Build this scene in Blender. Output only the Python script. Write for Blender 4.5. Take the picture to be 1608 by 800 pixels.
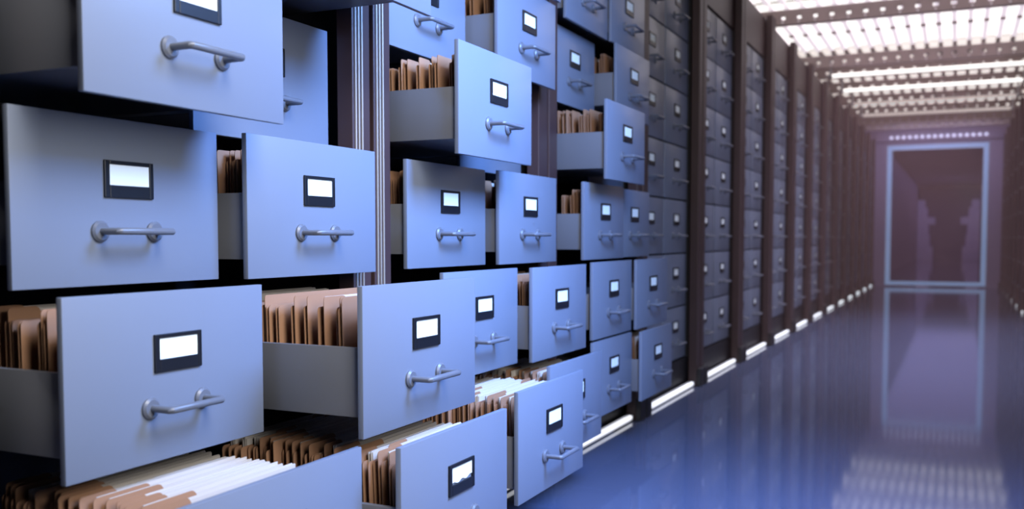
import bpy, bmesh, math, random
from mathutils import Vector, Matrix

for o in list(bpy.data.objects):
    bpy.data.objects.remove(o, do_unlink=True)
S = bpy.context.scene
COL = S.collection
R = math.radians

# ------------------------------------------------------------------ camera
cam = bpy.data.cameras.new('camera')
cam_o = bpy.data.objects.new('camera', cam)
COL.objects.link(cam_o)
cam_o.location = (1.4139, 0.0, 0.9)
cam_o.rotation_euler = (R(90 - 3.099), 0, R(25.037))
cam.sensor_width = 36
cam.lens = 1495.04 / 1608 * 36
cam.shift_y = 55.0 / 1608
cam.clip_start = 0.05
cam.dof.use_dof = True
cam.dof.focus_distance = 2.25
cam.dof.aperture_fstop = 2.9
S.camera = cam_o

# ------------------------------------------------------------------ view, world, lights
S.view_settings.view_transform = 'Standard'
S.view_settings.look = 'None'
S.view_settings.gamma = 1
S.view_settings.use_curve_mapping = False
S.view_settings.exposure = 0.0

world = bpy.data.worlds.new('world')
S.world = world
world.use_nodes = True
world.node_tree.nodes['Background'].inputs[0].default_value = (0.30, 0.36, 0.60, 1)
world.node_tree.nodes['Background'].inputs[1].default_value = 0.05


def area(name, loc, target, size, size_y, energy, color, spread=180):
    l = bpy.data.lights.new(name, 'AREA')
    l.shape = 'RECTANGLE'
    l.size = size
    l.size_y = size_y
    l.energy = energy
    l.color = color
    l.spread = R(spread)
    o = bpy.data.objects.new(name, l)
    COL.objects.link(o)
    o.location = loc
    o.rotation_euler = (Vector(target) - Vector(loc)).to_track_quat('-Z', 'Y').to_euler()
    return o


area('aisle_light', (1.75, 0.9, 2.6), (0.05, 1.5, 0.6), 0.9, 1.0, 68, (1.0, 0.96, 0.90))
area('blue_light', (1.75, 2.25, 2.3), (0.0, 2.45, 0.95), 0.8, 0.8, 74, (0.22, 0.43, 1.0), 105)
area('front_light', (2.1, 0.75, 1.55), (0.1, 1.7, 0.85), 0.9, 0.9, 34, (1.0, 0.97, 0.93))
area('floor_light', (1.45, 2.3, 2.7), (1.3, 2.6, 0.0), 0.8, 1.2, 36, (0.22, 0.38, 1.0), 80)
area('far_aisle_fill', (1.05, 8.6, 2.75), (1.05, 8.61, 0.0), 1.4, 6.0, 92, (0.78, 0.74, 1.0), 105)  # added fill without a fixture, lifts the far floor
area('portal_fill', (1.05, 17.75, 2.78), (1.05, 19.0, 1.1), 1.8, 0.2, 15, (0.66, 0.62, 1.0))  # added unseen fill that brightens the end wall
area('passage_fill', (1.05, 32.6, 3.1), (1.05, 32.61, 0.0), 2.3, 26.0, 78, (0.60, 0.56, 1.0))  # added unseen fill, spread wide to brighten the passage evenly
area('passage_end_fill', (1.05, 40.0, 2.6), (1.05, 46.0, 0.8), 1.5, 1.5, 12, (0.7, 0.6, 0.9))  # added unseen fill for the far end of the passage


# ------------------------------------------------------------------ materials
def mat(name, color, rough=0.5, metal=0.0, emit=None, strength=0.0, coat=0.0, bump=0.0, scale=40.0, vary=0.0, spec=0.5):
    m = bpy.data.materials.new(name)
    m.use_nodes = True
    nt = m.node_tree
    b = nt.nodes['Principled BSDF']
    b.inputs['Base Color'].default_value = (*color, 1)
    b.inputs['Roughness'].default_value = rough
    b.inputs['Metallic'].default_value = metal
    b.inputs['Coat Weight'].default_value = coat
    b.inputs['Coat Roughness'].default_value = 0.08
    b.inputs['Specular IOR Level'].default_value = spec
    if emit:
        b.inputs['Emission Color'].default_value = (*emit, 1)
        b.inputs['Emission Strength'].default_value = strength
    if vary or bump:
        tc = nt.nodes.new('ShaderNodeTexCoord')
        n = nt.nodes.new('ShaderNodeTexNoise')
        n.inputs['Scale'].default_value = scale
        n.inputs['Detail'].default_value = 4
        nt.links.new(tc.outputs['Object'], n.inputs['Vector'])
        if vary:
            mx = nt.nodes.new('ShaderNodeMix')
            mx.data_type = 'RGBA'
            mx.inputs[6].default_value = (*[c * (1 - vary) for c in color], 1)
            mx.inputs[7].default_value = (*[min(1, c * (1 + vary)) for c in color], 1)
            nt.links.new(n.outputs['Fac'], mx.inputs[0])
            nt.links.new(mx.outputs[2], b.inputs['Base Color'])
        if bump:
            bp = nt.nodes.new('ShaderNodeBump')
            bp.inputs['Strength'].default_value = bump
            bp.inputs['Distance'].default_value = 0.002
            nt.links.new(n.outputs['Fac'], bp.inputs['Height'])
            nt.links.new(bp.outputs['Normal'], b.inputs['Normal'])
    return m


M = {}
M['front'] = mat('drawer_enamel', (0.160, 0.188, 0.252), 0.4, 0.0, coat=0.08, vary=0.05, scale=3.0, spec=0.3)
M['tray'] = mat('tray_steel', (0.115, 0.12, 0.137), 0.4, vary=0.04, scale=6)
M['handle'] = mat('satin_paint', (0.115, 0.128, 0.16), 0.35, 0.0)
M['holder'] = mat('black_plastic', (0.007, 0.008, 0.012), 0.4)
M['card'] = mat('white_card', (0.86, 0.95, 0.95), 0.6)
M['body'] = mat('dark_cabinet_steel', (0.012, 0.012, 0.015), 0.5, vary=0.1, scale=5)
M['stile'] = mat('post_bronze', (0.045, 0.024, 0.024), 0.5, 0.0, vary=0.15, scale=6)
M['ribs'] = mat('steel_rib', (0.27, 0.24, 0.21), 0.4, 0.3)
M['tan'] = mat('manila_board', (0.31, 0.165, 0.092), 0.75, vary=0.12, scale=14, bump=0.05)
M['paper'] = mat('paper_stack', (0.50, 0.46, 0.42), 0.8)
M['strip'] = mat('strip_diffuser', (0.9, 0.9, 0.9), 0.4, emit=(0.92, 0.94, 1.0), strength=1.1)
M['alu'] = mat('aluminium', (0.35, 0.35, 0.38), 0.4, 0.8)
M['lum'] = mat('ceiling_diffuser', (0.9, 0.9, 0.9), 0.5, emit=(1.0, 0.94, 0.88), strength=1.15)
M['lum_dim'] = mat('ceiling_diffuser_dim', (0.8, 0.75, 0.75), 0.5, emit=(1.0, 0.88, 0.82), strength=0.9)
M['slat'] = mat('ceiling_slat_lit', (0.75, 0.68, 0.72), 0.5, emit=(1.0, 0.86, 0.93), strength=0.78)  # own glow stands in for panel light coming through the slats
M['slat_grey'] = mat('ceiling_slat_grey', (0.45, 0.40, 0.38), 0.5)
M['rivet'] = mat('light_dot_white', (0.75, 0.68, 0.70), 0.5)  # white studs stand in for the bright dots of light along the beams
M['beam'] = mat('beam_bronze', (0.22, 0.17, 0.16), 0.45, 0.2, vary=0.1, scale=8)
M['tube'] = mat('tube_diffuser', (0.9, 0.9, 0.9), 0.4, emit=(1.0, 0.93, 0.88), strength=1.6)
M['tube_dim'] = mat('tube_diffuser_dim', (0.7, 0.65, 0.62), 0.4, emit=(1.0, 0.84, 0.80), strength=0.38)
M['wall'] = mat('wall_dark', (0.03, 0.028, 0.034), 0.7, vary=0.1, scale=2)
M['ceil'] = mat('ceiling_dark', (0.05, 0.045, 0.05), 0.8, vary=0.1, scale=2)
M['lav'] = mat('portal_lavender', (0.22, 0.17, 0.27), 0.45, vary=0.06, scale=2)
M['glow'] = mat('portal_glow', (0.3, 0.4, 0.6), 0.4, emit=(0.26, 0.40, 0.66), strength=0.33)
M['dot'] = mat('dot_lamp', (0.9, 0.9, 0.9), 0.4, emit=(0.75, 0.66, 0.95), strength=0.8)
M['passage'] = mat('passage_wall', (0.24, 0.19, 0.28), 0.6, vary=0.1, scale=2)
M['pale'] = mat('pale_block', (0.6, 0.55, 0.65), 0.6, vary=0.1, scale=4)

# glossy dark blue floor
m = bpy.data.materials.new('floor_epoxy')
m.use_nodes = True
nt = m.node_tree
b = nt.nodes['Principled BSDF']
tc = nt.nodes.new('ShaderNodeTexCoord')
n = nt.nodes.new('ShaderNodeTexNoise')
n.inputs['Scale'].default_value = 1.6
n.inputs['Detail'].default_value = 3
nt.links.new(tc.outputs['Object'], n.inputs['Vector'])
cr = nt.nodes.new('ShaderNodeValToRGB')
cr.color_ramp.elements[0].color = (0.080, 0.096, 0.160, 1)
cr.color_ramp.elements[1].color = (0.098, 0.115, 0.185, 1)
nt.links.new(n.outputs['Fac'], cr.inputs[0])
nt.links.new(cr.outputs[0], b.inputs['Base Color'])
b.inputs['Roughness'].default_value = 0.065
b.inputs['Specular IOR Level'].default_value = 0.9
M['floor'] = m

# tinted glass of the portal
m = bpy.data.materials.new('portal_glass')
m.use_nodes = True
nt = m.node_tree
nt.nodes.clear()
out = nt.nodes.new('ShaderNodeOutputMaterial')
mix = nt.nodes.new('ShaderNodeMixShader')
fr = nt.nodes.new('ShaderNodeFresnel')
fr.inputs['IOR'].default_value = 1.12
tr = nt.nodes.new('ShaderNodeBsdfTransparent')
tr.inputs[0].default_value = (0.80, 0.76, 0.86, 1)
gl = nt.nodes.new('ShaderNodeBsdfGlossy')
gl.inputs['Roughness'].default_value = 0.12
nt.links.new(fr.outputs[0], mix.inputs[0])
nt.links.new(tr.outputs[0], mix.inputs[1])
nt.links.new(gl.outputs[0], mix.inputs[2])
nt.links.new(mix.outputs[0], out.inputs[0])
M['glass'] = m


# ------------------------------------------------------------------ mesh helpers
def box(bm, x0, x1, y0, y1, z0, z1, bevel=0.0, seg=2):
    r = bmesh.ops.create_cube(bm, size=1.0)
    vs = r['verts']
    for v in vs:
        v.co = Vector((x0 + (v.co.x + .5) * (x1 - x0), y0 + (v.co.y + .5) * (y1 - y0), z0 + (v.co.z + .5) * (z1 - z0)))
    if bevel:
        es = list({e for v in vs for e in v.link_edges})
        bmesh.ops.bevel(bm, geom=es, offset=bevel, segments=seg, affect='EDGES', profile=0.5)


def cyl(bm, p0, p1, r, seg=20, r2=None):
    p0, p1 = Vector(p0), Vector(p1)
    d = p1 - p0
    mt = Matrix.Translation((p0 + p1) / 2) @ d.to_track_quat('Z', 'Y').to_matrix().to_4x4()
    bmesh.ops.create_cone(bm, cap_ends=True, segments=seg, radius1=r, radius2=r if r2 is None else r2, depth=d.length, matrix=mt)


def sweep(bm, pts, r, seg=14):
    """round tube along a polyline, mitred at the bends"""
    pts = [Vector(p) for p in pts]
    rings = []
    n = len(pts)
    ref = Vector((0, 0, 1))
    for i, p in enumerate(pts):
        a = (pts[i] - pts[i - 1]).normalized() if i else (pts[1] - pts[0]).normalized()
        c = (pts[i + 1] - pts[i]).normalized() if i < n - 1 else a
        t = (a + c).normalized()
        k = 1.0 / max(0.5, t.dot(a))
        side = t.cross(ref).normalized()
        ring = []
        for j in range(seg):
            an = 2 * math.pi * j / seg
            ring.append(bm.verts.new(p + side * (math.cos(an) * r * k) + ref * (math.sin(an) * r)))
        rings.append(ring)
    for a, c in zip(rings, rings[1:]):
        for j in range(seg):
            bm.faces.new((a[j], a[(j + 1) % seg], c[(j + 1) % seg], c[j]))
    bm.faces.new(rings[0][::-1])
    bm.faces.new(rings[-1])


def mesh(name, bm, material, smooth=False):
    bmesh.ops.recalc_face_normals(bm, faces=bm.faces[:])
    me = bpy.data.meshes.new(name)
    bm.to_mesh(me)
    bm.free()
    me.materials.append(material)
    if smooth:
        for p in me.polygons:
            p.use_smooth = True
        me.set_sharp_from_angle(angle=R(35))
    return me


def link(name, data, parent=None, loc=(0, 0, 0), rot=(0, 0, 0)):
    o = bpy.data.objects.new(name, data)
    COL.objects.link(o)
    o.parent = parent
    o.location = loc
    o.rotation_euler = rot
    return o


def tag(o, label=None, cat=None, group=None, kind=None):
    if label:
        o['label'] = label
    if cat:
        o['category'] = cat
    if group:
        o['group'] = group
    if kind:
        o['kind'] = kind
    return o


def boxes(name, material, *bs, bevel=0.0):
    bm = bmesh.new()
    for q in bs:
        box(bm, *q, bevel=bevel)
    return mesh(name, bm, material)


# ------------------------------------------------------------------ layout numbers
BAY = 1.2027          # spacing of the cabinets along the aisle
YA = 1.0632           # left column of the nearest cabinet
PCOL = 0.5015         # column pitch inside a cabinet
W, HF = 0.4819, 0.3042
ROWZ = 0.313
Z0 = 0.805 - HF - ROWZ   # underside of the bottom row
SHUT = -0.067
XR = 2.1148           # right-hand row stands on this line
YEND = 19.0
NB = 15
TOPZ = 2.73


def yl(b, col):
    return YA + BAY * (b - 1) + PCOL * col


# ------------------------------------------------------------------ the room
def structure(name, me):
    return tag(link(name, me), kind='structure')


structure('floor', boxes('floor', M['floor'], (-0.75, 2.87, -2.6, 47.2, -0.1, 0.0)))
structure('wall_left', boxes('wall_left', M['wall'], (-0.75, -0.62, -2.6, YEND, 0.0, 3.2)))
structure('wall_right', boxes('wall_right', M['wall'], (XR + 0.62, XR + 0.75, -2.6, YEND, 0.0, 3.2)))
structure('wall_back', boxes('wall_back', M['wall'], (-0.62, XR + 0.62, -2.6, -2.5, 0.0, 3.2)))
structure('ceiling', boxes('ceiling', M['ceil'], (-0.75, XR + 0.75, -2.6, YEND, 3.2, 3.3)))
# end wall with the opening for the glazed door
DX0, DX1, DZ1 = 0.205, 1.888, 2.60
structure('wall_end', boxes('wall_end', M['lav'],
                            (-0.75, DX0, YEND, YEND + 0.12, 0.0, 3.3), (DX1, XR + 0.75, YEND, YEND + 0.12, 0.0, 3.3),
                            (DX0, DX1, YEND, YEND + 0.12, DZ1, 3.3)))
structure('trim_1', boxes('trim_1', M['lav'], (0.0, XR, YEND - 0.10, YEND, 2.66, 2.81), bevel=0.006))
door = tag(link('door_1', None, loc=((DX0 + DX1) / 2, YEND + 0.03, 0.0)), kind='structure')
w2 = (DX1 - DX0) / 2
link('glowing_frame', boxes('glowing_frame', M['glow'],
                            (-w2, -w2 + 0.085, -0.045, 0.04, 0.03, DZ1), (w2 - 0.085, w2, -0.045, 0.04, 0.03, DZ1),
                            (-w2 + 0.085, w2 - 0.085, -0.045, 0.04, DZ1 - 0.085, DZ1), (-w2 + 0.085, w2 - 0.085, -0.045, 0.04, 0.03, 0.10)), door)
link('glass_pane', boxes('glass_pane', M['glass'], (-w2 + 0.085, w2 - 0.085, -0.005, 0.005, 0.10, DZ1 - 0.085)), door)
# the passage beyond the glass
structure('wall_passage_left', boxes('wall_passage_left', M['passage'], (-0.35, -0.2, YEND + 0.12, 47.2, 0.0, 3.2)))
structure('wall_passage_right', boxes('wall_passage_right', M['passage'], (2.3, 2.45, YEND + 0.12, 47.2, 0.0, 3.2)))
structure('wall_passage_end', boxes('wall_passage_end', M['passage'], (-0.2, 2.3, 47.05, 47.2, 0.0, 3.2)))
structure('ceiling_passage', boxes('ceiling_passage', M['passage'], (-0.35, 2.45, YEND + 0.12, 47.2, 3.2, 3.3)))

# two pale stacks added for the blurred figures in the glass
for sx, x0, word in ((1, -0.12, 'left'), (-1, 2.22, 'right')):
    root = tag(link('pale_stack', None, loc=(x0, 43.0, 0)), 'added tall pale stack for the blurred figures in the glass, %s side of the passage' % word, 'crate stack', 'crate stacks beyond the glass door')
    z = 0.0
    rnd = random.Random(3)
    for h, wd in ((0.55, 0.62), (0.5, 0.5), (0.4, 0.45), (0.3, 0.7), (0.4, 0.4), (0.3, 0.3)):
        bm = bmesh.new()
        a, c = sorted((0.0, sx * wd))
        box(bm, a, c, -0.25, 0.25, z + 0.004, z + h, bevel=0.015)
        box(bm, a + 0.04, c - 0.04, -0.258, -0.24, z + h * 0.55, z + h * 0.75)
        link('block', mesh('block', bm, M['pale']), root)
        z += h

# ------------------------------------------------------------------ drawer meshes
bm = bmesh.new()
box(bm, -0.013, 0.0, 0.0, W, 0.0, HF, bevel=0.0016)
ME_FRONT = mesh('drawer_front', bm, M['front'], True)

bm = bmesh.new()
tz0, tz1 = 0.041, 0.181
box(bm, -0.50, -0.013, 0.010, 0.022, tz0, tz1, bevel=0.001)
box(bm, -0.50, -0.013, W - 0.022, W - 0.010, tz0, tz1, bevel=0.001)
box(bm, -0.50, -0.488, 0.022, W - 0.022, tz0, tz1, bevel=0.001)
box(bm, -0.488, -0.013, 0.022, W - 0.022, tz0, tz0 + 0.006)
ME_TRAY = mesh('tray', bm, M['tray'], True)

# label holder: rim with a solid lower lip
ZT = HF
bm = bmesh.new()
u0, u1, v0, v1 = 0.1885, 0.3035, ZT - 0.1445, ZT - 0.0765
c0, c1, d0, d1 = 0.2000, 0.2940, ZT - 0.1215, ZT - 0.0840
box(bm, 0.0, 0.005, u0, c0, v0, v1, bevel=0.0012)
box(bm, 0.0, 0.005, c1, u1, v0, v1, bevel=0.0012)
box(bm, 0.0, 0.005, c0, c1, d1, v1, bevel=0.0012)
box(bm, 0.0, 0.005, c0, c1, v0, d0, bevel=0.0012)
ME_HOLDER = mesh('label_holder', bm, M['holder'])
bm = bmesh.new()
box(bm, 0.0, 0.0022, c0, c1, d0, d1)
ME_CARD = mesh('label_card', bm, M['card'])
# a card whose lower edge has slipped out of true
bm = bmesh.new()
N = 14
top = [bm.verts.new((0.0024, c0 + (c1 - c0) * i / N, d1)) for i in range(N + 1)]
bot = [bm.verts.new((0.0024, c0 + (c1 - c0) * i / N, d0 + 0.003 + 0.0025 * math.sin(i * 1.1) + 0.004 * (i / N) ** 2)) for i in range(N + 1)]
for i in range(N):
    bm.faces.new((bot[i], bot[i + 1], top[i + 1], top[i]))
r = bmesh.ops.extrude_face_region(bm, geom=bm.faces[:])
for v in [g for g in r['geom'] if isinstance(g, bmesh.types.BMVert)]:
    v.co.x = 0.0004
ME_CARD_TORN = mesh('label_card_worn', bm, M['card'])

# handle: two round roses and a mitred bow
bm = bmesh.new()
hz, ya, yb, ho = ZT - 0.206, 0.178, 0.306, 0.050
for y in (ya, yb):
    cyl(bm, (0, y, hz), (0.004, y, hz), 0.0195, 28)
    cyl(bm, (0.004, y, hz), (0.008, y, hz), 0.0195, 28, 0.0155)
sweep(bm, [(0.004, ya, hz), (ho - 0.004, ya, hz), (ho, ya + 0.004, hz), (ho, yb - 0.004, hz), (ho - 0.004, yb, hz), (0.004, yb, hz)], 0.0066)
ME_HANDLE = mesh('handle', bm, M['handle'], True)

# ------------------------------------------------------------------ cabinet frame meshes (local: y = 0 at the left edge, BAY wide, front line x = 0)
LP = 0.1093                      # from the cabinet's edge to its first drawer
RE = LP + PCOL + W               # right end of its drawers
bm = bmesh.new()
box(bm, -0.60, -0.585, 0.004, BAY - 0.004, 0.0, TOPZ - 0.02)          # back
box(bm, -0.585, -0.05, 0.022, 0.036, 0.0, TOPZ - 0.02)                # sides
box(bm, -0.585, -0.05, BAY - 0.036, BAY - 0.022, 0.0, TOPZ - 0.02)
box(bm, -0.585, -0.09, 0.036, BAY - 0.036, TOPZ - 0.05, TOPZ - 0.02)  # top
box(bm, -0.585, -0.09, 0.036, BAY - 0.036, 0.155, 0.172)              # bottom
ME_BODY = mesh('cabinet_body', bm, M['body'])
ME_HEADER = boxes('header_panel', M['stile'], (-0.089, -0.060, 0.037, BAY - 0.037, 2.385, TOPZ - 0.02), bevel=0.002)
ME_KICK = boxes('kick_plate', M['body'], (-0.089, -0.068, 0.037, BAY - 0.037, 0.0, 0.172), bevel=0.002)


def stile(side):
    bm = bmesh.new()
    a, c = (0.003, 0.083) if side < 0 else (BAY - 0.096, BAY - 0.016)
    box(bm, -0.049, 0.0, a, c, 0.0, TOPZ, bevel=0.003)
    return mesh('post', bm, M['stile'])


def ribs(side):
    bm = bmesh.new()
    a = 0.007 if side < 0 else BAY - 0.092
    for k in range(3):
        y = a + 0.008 + k * 0.0145
        cyl(bm, (0.0012, y, 0.13), (0.0015, y, TOPZ - 0.08), 0.0034, 10)
    return mesh('steel_ribs', bm, M['ribs'], True)


def foot(side):
    bm = bmesh.new()
    a, c = (0.003, 0.086) if side < 0 else (BAY - 0.099, BAY - 0.016)
    box(bm, 0.0005, 0.028, a, c, 0.0, 0.11, bevel=0.004)
    return mesh('foot', bm, M['body'])


ME_POST = {s: stile(s) for s in (-1, 1)}
ME_RIBS = {s: ribs(s) for s in (-1, 1)}
ME_FOOT = {s: foot(s) for s in (-1, 1)}

# how far each drawer stands out (bay, column): bottom row first
OPEN = {
    (1, 0): [0.368, 0.128, 0.015, 0.189, SHUT, SHUT, SHUT],
    (1, 1): [0.445, 0.359, 0.076, -0.066, 0.241, SHUT, SHUT],
    (2, 0): [0.374, 0.150, 0.036, 0.198, -0.035, SHUT, SHUT],
    (2, 1): [0.255, 0.194, 0.076, SHUT, 0.071, 0.092, SHUT],
    (3, 0): [0.143, 0.140, 0.102, 0.194, -0.035, 0.025, SHUT],
    (3, 1): [0.182, 0.157, 0.066, SHUT, 0.060, 0.035, SHUT],
}


def make_cabinet(b, loc, rz, label, group):
    root = tag(link('filing_cabinet', None, loc=loc, rot=(0, 0, rz)), label, 'filing cabinet', group)
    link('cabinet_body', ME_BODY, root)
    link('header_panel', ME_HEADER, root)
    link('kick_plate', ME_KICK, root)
    for s in (-1, 1):
        p = link('post', ME_POST[s], root)
        if rz == 0 and (b == 1 or b == 2 and s < 0):
            link('steel_ribs', ME_RIBS[s], p)
        link('foot', ME_FOOT[s], p)
    for col in (0, 1):
        for row in range(7):
            e = OPEN.get((b, col), [SHUT] * 7)[row] if rz == 0 else SHUT
            d = link('drawer', ME_FRONT, root, (e, LP + PCOL * col, Z0 + ROWZ * row))
            if e > -0.05 or b <= 3 and rz == 0:
                link('tray', ME_TRAY, d)
            link('handle', ME_HANDLE, d)
            link('label_holder', ME_HOLDER, d)
            worn = (b, col, row) == (1, 1, 0) and rz == 0
            link('label_card', ME_CARD_TORN if worn else ME_CARD, d)
    return root


ORD = ['', 'first', 'second', 'third', 'fourth', 'fifth', 'sixth', 'seventh', 'eighth', 'ninth', 'tenth', 'eleventh', 'twelfth', 'thirteenth', 'fourteenth', 'fifteenth',
       'sixteenth', 'seventeenth', 'eighteenth', 'nineteenth', 'twentieth', 'twenty-first', 'twenty-second', 'twenty-third', 'twenty-fourth', 'twenty-fifth', 'twenty-sixth', 'twenty-seventh', 'twenty-eighth']
for b in range(1, NB + 1):
    if b == 1:
        lab = 'nearest blue-grey filing cabinet, several lower drawers pulled far out and full of folders'
    elif b == 2:
        lab = 'second blue-grey filing cabinet from the camera, drawers open behind the ribbed metal post'
    elif b == 3:
        lab = 'third filing cabinet from the camera, last one with open drawers'
    elif b == 4:
        lab = 'first fully shut filing cabinet, just beyond the open ones on the left'
    elif b < 13:
        lab = 'shut filing cabinet in dark posts, %s from the camera along the left row' % ORD[b]
    else:
        lab = {13: 'blurred shut filing cabinet, third from the glowing door in the left row',
               14: 'blurred shut filing cabinet, second from the glowing door in the left row',
               15: 'blurred shut filing cabinet touching the end wall in the left row'}[b]
    make_cabinet(b, (0, yl(b, 0) - LP, 0), 0, lab, 'filing cabinets along the left side of the aisle')
RB = list(range(9, NB + 1))
for b in RB:
    k = NB + 1 - b
    lab = 'dark filing cabinet at the right edge, %s from the glowing door in the right row' % ('next' if k == 1 else ORD[k])
    make_cabinet(b, (XR, yl(b, 0) - LP + BAY, 0), math.pi, lab, 'filing cabinets along the right side of the aisle')

# ------------------------------------------------------------------ strip lights at the foot of the cabinets
sl = BAY - 2 * 0.103
bm = bmesh.new()
box(bm, -0.048, -0.010, 0, sl, 0.0, 0.006, bevel=0.001)
box(bm, -0.048, -0.042, 0, sl, 0.006, 0.030, bevel=0.001)
box(bm, -0.042, -0.010, 0, 0.006, 0.006, 0.030)
box(bm, -0.042, -0.010, sl - 0.006, sl, 0.006, 0.030)
ME_CH = mesh('channel', bm, M['alu'])
bm = bmesh.new()
cyl(bm, (-0.025, 0.007, 0.018), (-0.025, sl - 0.007, 0.018), 0.0115, 16)
ME_DIF = mesh('diffuser', bm, M['strip'], True)


def strip(loc, rz, label, group):
    root = tag(link('strip_light', None, loc=loc, rot=(0, 0, rz)), label, 'strip light', group)
    link('channel', ME_CH, root)
    link('diffuser', ME_DIF, root)


NEARN = {2: 'white strip light on the floor under the second cabinet, behind the open bottom drawers',
         3: 'white strip light on the floor under the third cabinet, partly behind the open bottom drawer',
         4: 'longest clear white strip light on the floor, under the first fully shut cabinet'}
for b in range(2, NB + 1):
    lab = NEARN.get(b) or ('white strip light on the floor, under the %s cabinet of the left row' % ORD[b] if b < 13 else
                           'tiny white strip light on the floor, %s from the end wall at left' % {13: 'third', 14: 'second', 15: 'first'}[b])
    strip((0, yl(b, 0) - LP + 0.103, 0), 0, lab, 'strip lights along the left row')
for b in RB:
    strip((XR, yl(b, 0) - LP + BAY - 0.103, 0), math.pi, 'small strip light on the floor, %s from the end wall at the right edge' % ORD[NB + 1 - b], 'strip lights along the right row')

# ------------------------------------------------------------------ folders
rng = random.Random(11)


def folder_meshes(k):
    """one folder: a front board with a tab, the sheets behind it and the back board, joined at the fold"""
    t = [0.012, 0.009, 0.009, 0.007, 0.020, 0.014, 0.018, 0.016][k]
    tab = [(0.0, 0.09), (0.0, 0.372), (0.0, 0.06), None, (0.0, 0.12), (0.07, 0.15), (0.295, 0.372), (0.0, 0.075)][k]
    wd, hi, lo, th = 0.372, 0.228, 0.207, 0.0014
    y0 = -wd / 2

    def rounded(pts, rad):
        out_ = []
        n_ = len(pts)
        for i, (p, r_) in enumerate(zip(pts, rad)):
            p, a, c = Vector(p), Vector(pts[i - 1]), Vector(pts[(i + 1) % n_])
            if not r_:
                out_.append(p)
                continue
            for f in range(5):
                u = f / 4
                q0, q1 = p + (a - p).normalized() * r_, p + (c - p).normalized() * r_
                out_.append(q0 * (1 - u) ** 2 + p * 2 * u * (1 - u) + q1 * u ** 2)
        return out_

    def leaf(bm, x, span):
        y1 = y0 + wd
        if span is None:
            pts, rad = [(y0, 0), (y1, 0), (y1, lo), (y0, lo)], [0, 0, 0.010, 0.010]
        else:
            a, c = y0 + span[0], y0 + span[1]
            pts, rad = [(y0, 0), (y1, 0)], [0, 0]
            if c < y1 - 0.02:
                pts += [(y1, lo), (c + 0.012, lo)]
                rad += [0.010, 0.004]
            pts += [(min(c, y1), hi), (a + (0.012 if span[0] else 0), hi)]
            rad += [0.008, 0.008]
            if span[0]:
                pts += [(a, lo), (y0, lo)]
                rad += [0.004, 0.010]
        prof = rounded(pts, rad)
        fr_ = [bm.verts.new((x, p[0], p[1])) for p in prof]
        bk = [bm.verts.new((x - th, p[0], p[1])) for p in prof]
        bm.faces.new(fr_)
        bm.faces.new(bk[::-1])
        n_ = len(prof)
        for i in range(n_):
            bm.faces.new((fr_[i], bk[i], bk[(i + 1) % n_], fr_[(i + 1) % n_]))

    bm = bmesh.new()
    leaf(bm, 0.0, tab)
    leaf(bm, -t, None)
    box(bm, -t - th, 0.0, y0, y0 + wd, -0.0012, 0.0002)
    cover = mesh('board_cover', bm, M['tan'])
    bm = bmesh.new()
    rr = random.Random(k + 5)
    ns = max(2, int(t / 0.0035))
    st = (t - th - 0.0012) / ns
    tops = hi - 0.004 if tab else lo + 0.004
    for i in range(ns):
        xx = -th - 0.0006 - i * st
        dh = rr.uniform(-0.006, 0.002)
        dy = rr.uniform(-0.004, 0.004)
        box(bm, xx - st * 0.85, xx, y0 + 0.022 + dy, y0 + wd - 0.010 + dy, 0.002, tops + dh)
    return cover, mesh('paper_sheets', bm, M['paper']), t + 2 * th


FOLD = [folder_meshes(k) for k in range(8)]
ROWW = ['bottom', 'second', 'third', 'fourth', 'fifth']
CABW = {1: 'nearest cabinet', 2: 'second cabinet', 3: 'third cabinet'}
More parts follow.
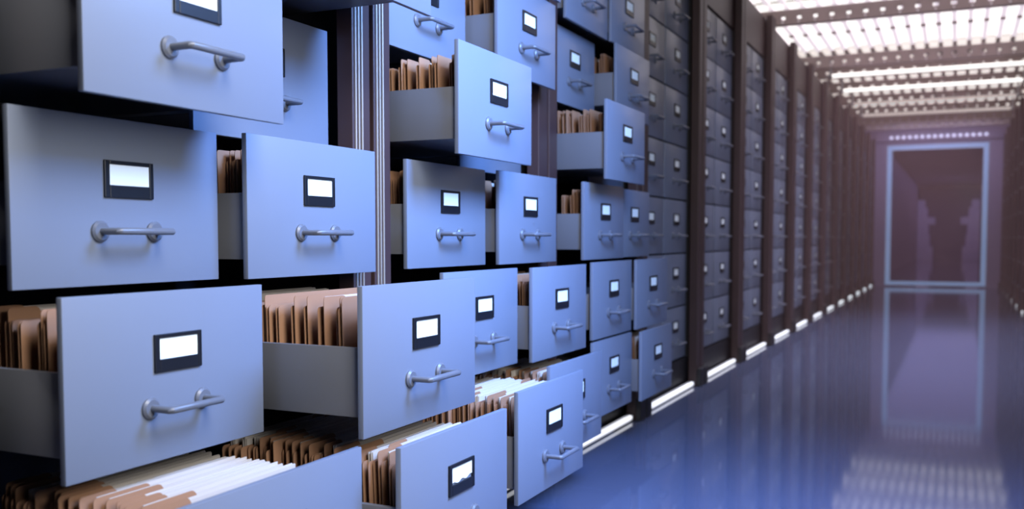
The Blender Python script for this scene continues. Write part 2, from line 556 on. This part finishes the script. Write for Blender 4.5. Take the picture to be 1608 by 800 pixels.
#        bay, col, row, first gap behind the front, how far back they go (world x), density
FILL = [
    (1, 0, 0, 0.085, -0.10, 1.0), (1, 1, 0, 0.004, -0.02, 1.0), (1, 0, 1, 0.012, -0.14, 1.0), (1, 1, 1, 0.004, -0.10, 1.0),
    (1, 1, 2, 0.004, -0.16, 1.0), (2, 0, 0, 0.020, -0.02, 1.0), (2, 1, 0, 0.010, -0.02, 1.0), (2, 1, 1, 0.006, -0.03, 1.1),
    (2, 1, 2, 0.006, -0.07, 1.1), (2, 0, 2, 0.004, -0.12, 1.2), (2, 0, 3, 0.008, -0.05, 1.0), (2, 1, 4, 0.006, -0.12, 1.1),
    (3, 0, 3, 0.006, -0.04, 1.15), (3, 0, 2, 0.006, -0.03, 1.1), (3, 1, 4, 0.006, -0.10, 1.15), (3, 1, 0, 0.006, 0.08, 1.1),
]
nfold = 0
for (b, col, row, gap, back, dens) in FILL:
    e = OPEN[(b, col)][row]
    zf = Z0 + ROWZ * row + tz0 + 0.0085
    yc = yl(b, col) + W / 2
    lean = rng.uniform(0.015, 0.035)
    x = e - 0.013 - gap - 0.004
    side = 'left' if col == 0 else 'right'
    gname = 'folders in the %s cabinet, %s row %s drawer' % (CABW[b].split()[0], ROWW[row], side)
    i = 0
    while x > back:
        k = rng.choice((0, 0, 2, 4, 4, 5, 6, 7, 7, 3)) if row == 0 else rng.choice((0, 1, 1, 2, 3, 3, 7))
        cov, pap, t = FOLD[k]
        i += 1
        tilt = -lean + rng.uniform(-0.003, 0.003)
        top_off = 0.215 * math.sin(-lean)
        o = tag(link('manila_folder', cov, None, (x - 0.0005 + top_off * 0.0 - 0.008, yc + rng.uniform(-0.013, 0.013), zf), (0, tilt + lean * 0.0, rng.uniform(-0.006, 0.006))),
                'tan folder, %s behind the front of %s row %s drawer, %s' % (ORD[i], ROWW[row], side, CABW[b]), 'folder', gname)
        link('paper_sheets', pap, o)
        nfold += 1
        if row == 0:
            x -= t + 0.003 + (0.008 if rng.random() < 0.15 else 0)
        else:
            x -= t + 0.002 + (rng.uniform(0.016, 0.034) if rng.random() < 0.42 else 0)
print('folders', nfold)

# ------------------------------------------------------------------ ceiling over the far aisle
X0, X1 = -0.60, XR + 0.60


def beam(y, z0, z1, label):
    root = tag(link('ceiling_beam', None, loc=(0, y, z0)), label, 'beam', 'perforated beams across the ceiling')
    h = z1 - z0
    bm = bmesh.new()
    xs0, xs1 = X0 + 0.02, X1 - 0.02
    n_ = 23
    pitch = (xs1 - xs0) / n_
    hole = 0.045
    for yy in (-0.035, 0.029):
        box(bm, xs0, xs1, yy, yy + 0.006, 0.0, h * 0.34)
        box(bm, xs0, xs1, yy, yy + 0.006, h * 0.66, h)
        for i in range(n_ + 1):
            a = xs0 + i * pitch - (pitch - hole) / 2
            box(bm, max(xs0, a), min(xs1, a + pitch - hole), yy, yy + 0.006, h * 0.34, h * 0.66)
    box(bm, xs0, xs1, -0.029, 0.029, 0.0, 0.006)
    link('web', mesh('web', bm, M['beam']), root)
    bm = bmesh.new()
    for i in range(n_):
        a = xs0 + (i + 0.5) * pitch
        cyl(bm, (a, -0.044, h * 0.16), (a, -0.035, h * 0.16), 0.009, 10)
    link('light_dots', mesh('light_dots', bm, M['rivet'], True), root)
    for s in (-1, 1):
        bm = bmesh.new()
        xx = xs0 + 0.10 if s < 0 else xs1 - 0.10
        cyl(bm, (xx, 0.0, h * 0.5), (xx, 0.0, 3.2 - z0), 0.010, 12)
        link('hanger_rod', mesh('hanger_rod', bm, M['alu'], True), root)


BEAMS = [9.1, 11.55, 12.35, 13.6, 14.95, 16.3, 17.5, 18.5]
for i, y in enumerate(BEAMS):
    lab = 'dark perforated beam across the bright ceiling, %s from the camera' % ('nearest' if i == 0 else ORD[i + 1])
    beam(y, 2.85, 2.985, lab)


def tube(y, z, label, tm):
    root = tag(link('tube_light', None, loc=(XR / 2, y, z)), label, 'tube light', 'tube lights across the ceiling')
    bm = bmesh.new()
    cyl(bm, (-1.03, 0, 0), (1.03, 0, 0), 0.022, 16)
    link('tube', mesh('tube', bm, tm, True), root)
    for s in (-1, 1):
        bm = bmesh.new()
        cyl(bm, (s * 1.03, 0, 0), (s * 1.075, 0, 0), 0.026, 16)
        box(bm, s * 1.05 - 0.012, s * 1.05 + 0.012, -0.012, 0.012, 0.0, 3.2 - z)
        link('end_cap', mesh('end_cap', bm, M['alu'], True), root)


for i, y in enumerate((11.95, 13.2, 14.6, 16.0)):
    tube(y, 2.82, 'glowing tube light across the ceiling, %s from the camera' % ORD[i + 1], M['tube'] if i < 2 else M['tube_dim'])

# luminous panels with lengthwise slats
edges = [7.9] + [0.5 * (a + c) for a, c in zip(BEAMS, BEAMS[1:])] + [YEND - 0.12]
PAN = [(7.3, 9.03), (9.17, 11.48), (11.62, 12.28), (12.42, 13.53), (13.67, 14.88), (15.02, 16.23), (16.37, 17.43), (17.57, 18.43)]
for i, (a, c) in enumerate(PAN):
    lab = ('bright white ceiling light panel nearest the camera, cut by the top of the picture' if i == 0 else
           'widest bright slatted ceiling light panel, between the first two beams' if i == 1 else
           'slatted ceiling light panel just beyond the %s dark beam' % ORD[i + 1])
    root = tag(link('ceiling_light_panel', None, loc=(XR / 2, (a + c) / 2, 3.03)), lab, 'light panel', 'luminous panels of the ceiling')
    hx, hy = (X1 - X0) / 2 - 0.03, (c - a) / 2
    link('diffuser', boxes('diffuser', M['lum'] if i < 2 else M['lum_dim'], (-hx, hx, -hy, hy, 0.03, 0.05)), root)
    bm = bmesh.new()
    n_ = 23
    for j in range(n_):
        xx = -hx + (j + 0.5) * 2 * hx / n_
        box(bm, xx - 0.022, xx + 0.022, -hy, hy, 0.0, 0.03)
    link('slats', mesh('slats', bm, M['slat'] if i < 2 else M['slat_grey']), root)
    if c - a > 1.5:
        bm = bmesh.new()
        for j in range(n_):
            xx = -hx + (j + 0.5) * 2 * hx / n_
            cyl(bm, (xx, 0.12, -0.02), (xx, 0.12, 0.0), 0.026, 12)
        link('bolts', mesh('bolts', bm, M['beam'], True), root)
    for s in (-1, 1):
        bm = bmesh.new()
        cyl(bm, (s * (hx - 0.2), 0, 0.05), (s * (hx - 0.2), 0, 0.17), 0.008, 10)
        link('hanger_rod', mesh('hanger_rod', bm, M['alu'], True), root)

# row of small round lamps on the lintel of the end wall
root = tag(link('lamp_row', None, loc=(XR / 2, YEND - 0.10, 2.735)), 'row of small round lamps on the lintel above the glowing door', 'lamps')
link('rail', boxes('rail', M['lav'], (-1.0, 1.0, -0.016, 0.0, -0.045, 0.045), bevel=0.003), root)
for i in range(16):
    bm = bmesh.new()
    x = -0.78 + i * 0.104
    cyl(bm, (x, -0.024, 0), (x, -0.016, 0), 0.030, 18)
    link('lamp', mesh('lamp', bm, M['dot'], True), root)

# ------------------------------------------------------------------ thin reddish haze added for the glare in the far aisle
m = bpy.data.materials.new('haze')
m.use_nodes = True
nt = m.node_tree
nt.nodes.clear()
out = nt.nodes.new('ShaderNodeOutputMaterial')
vs = nt.nodes.new('ShaderNodeVolumeScatter')
vs.inputs['Color'].default_value = (1.0, 0.60, 0.56, 1)
vs.inputs['Density'].default_value = 0.017
vs.inputs['Anisotropy'].default_value = 0.2
nt.links.new(vs.outputs[0], out.inputs['Volume'])
hz = link('haze', boxes('haze', m, (0.035, XR - 0.035, 5.0, YEND - 0.13, 0.03, 2.78)))
tag(hz, 'added thin haze standing in for the reddish glare in the far aisle', 'haze', kind='stuff')
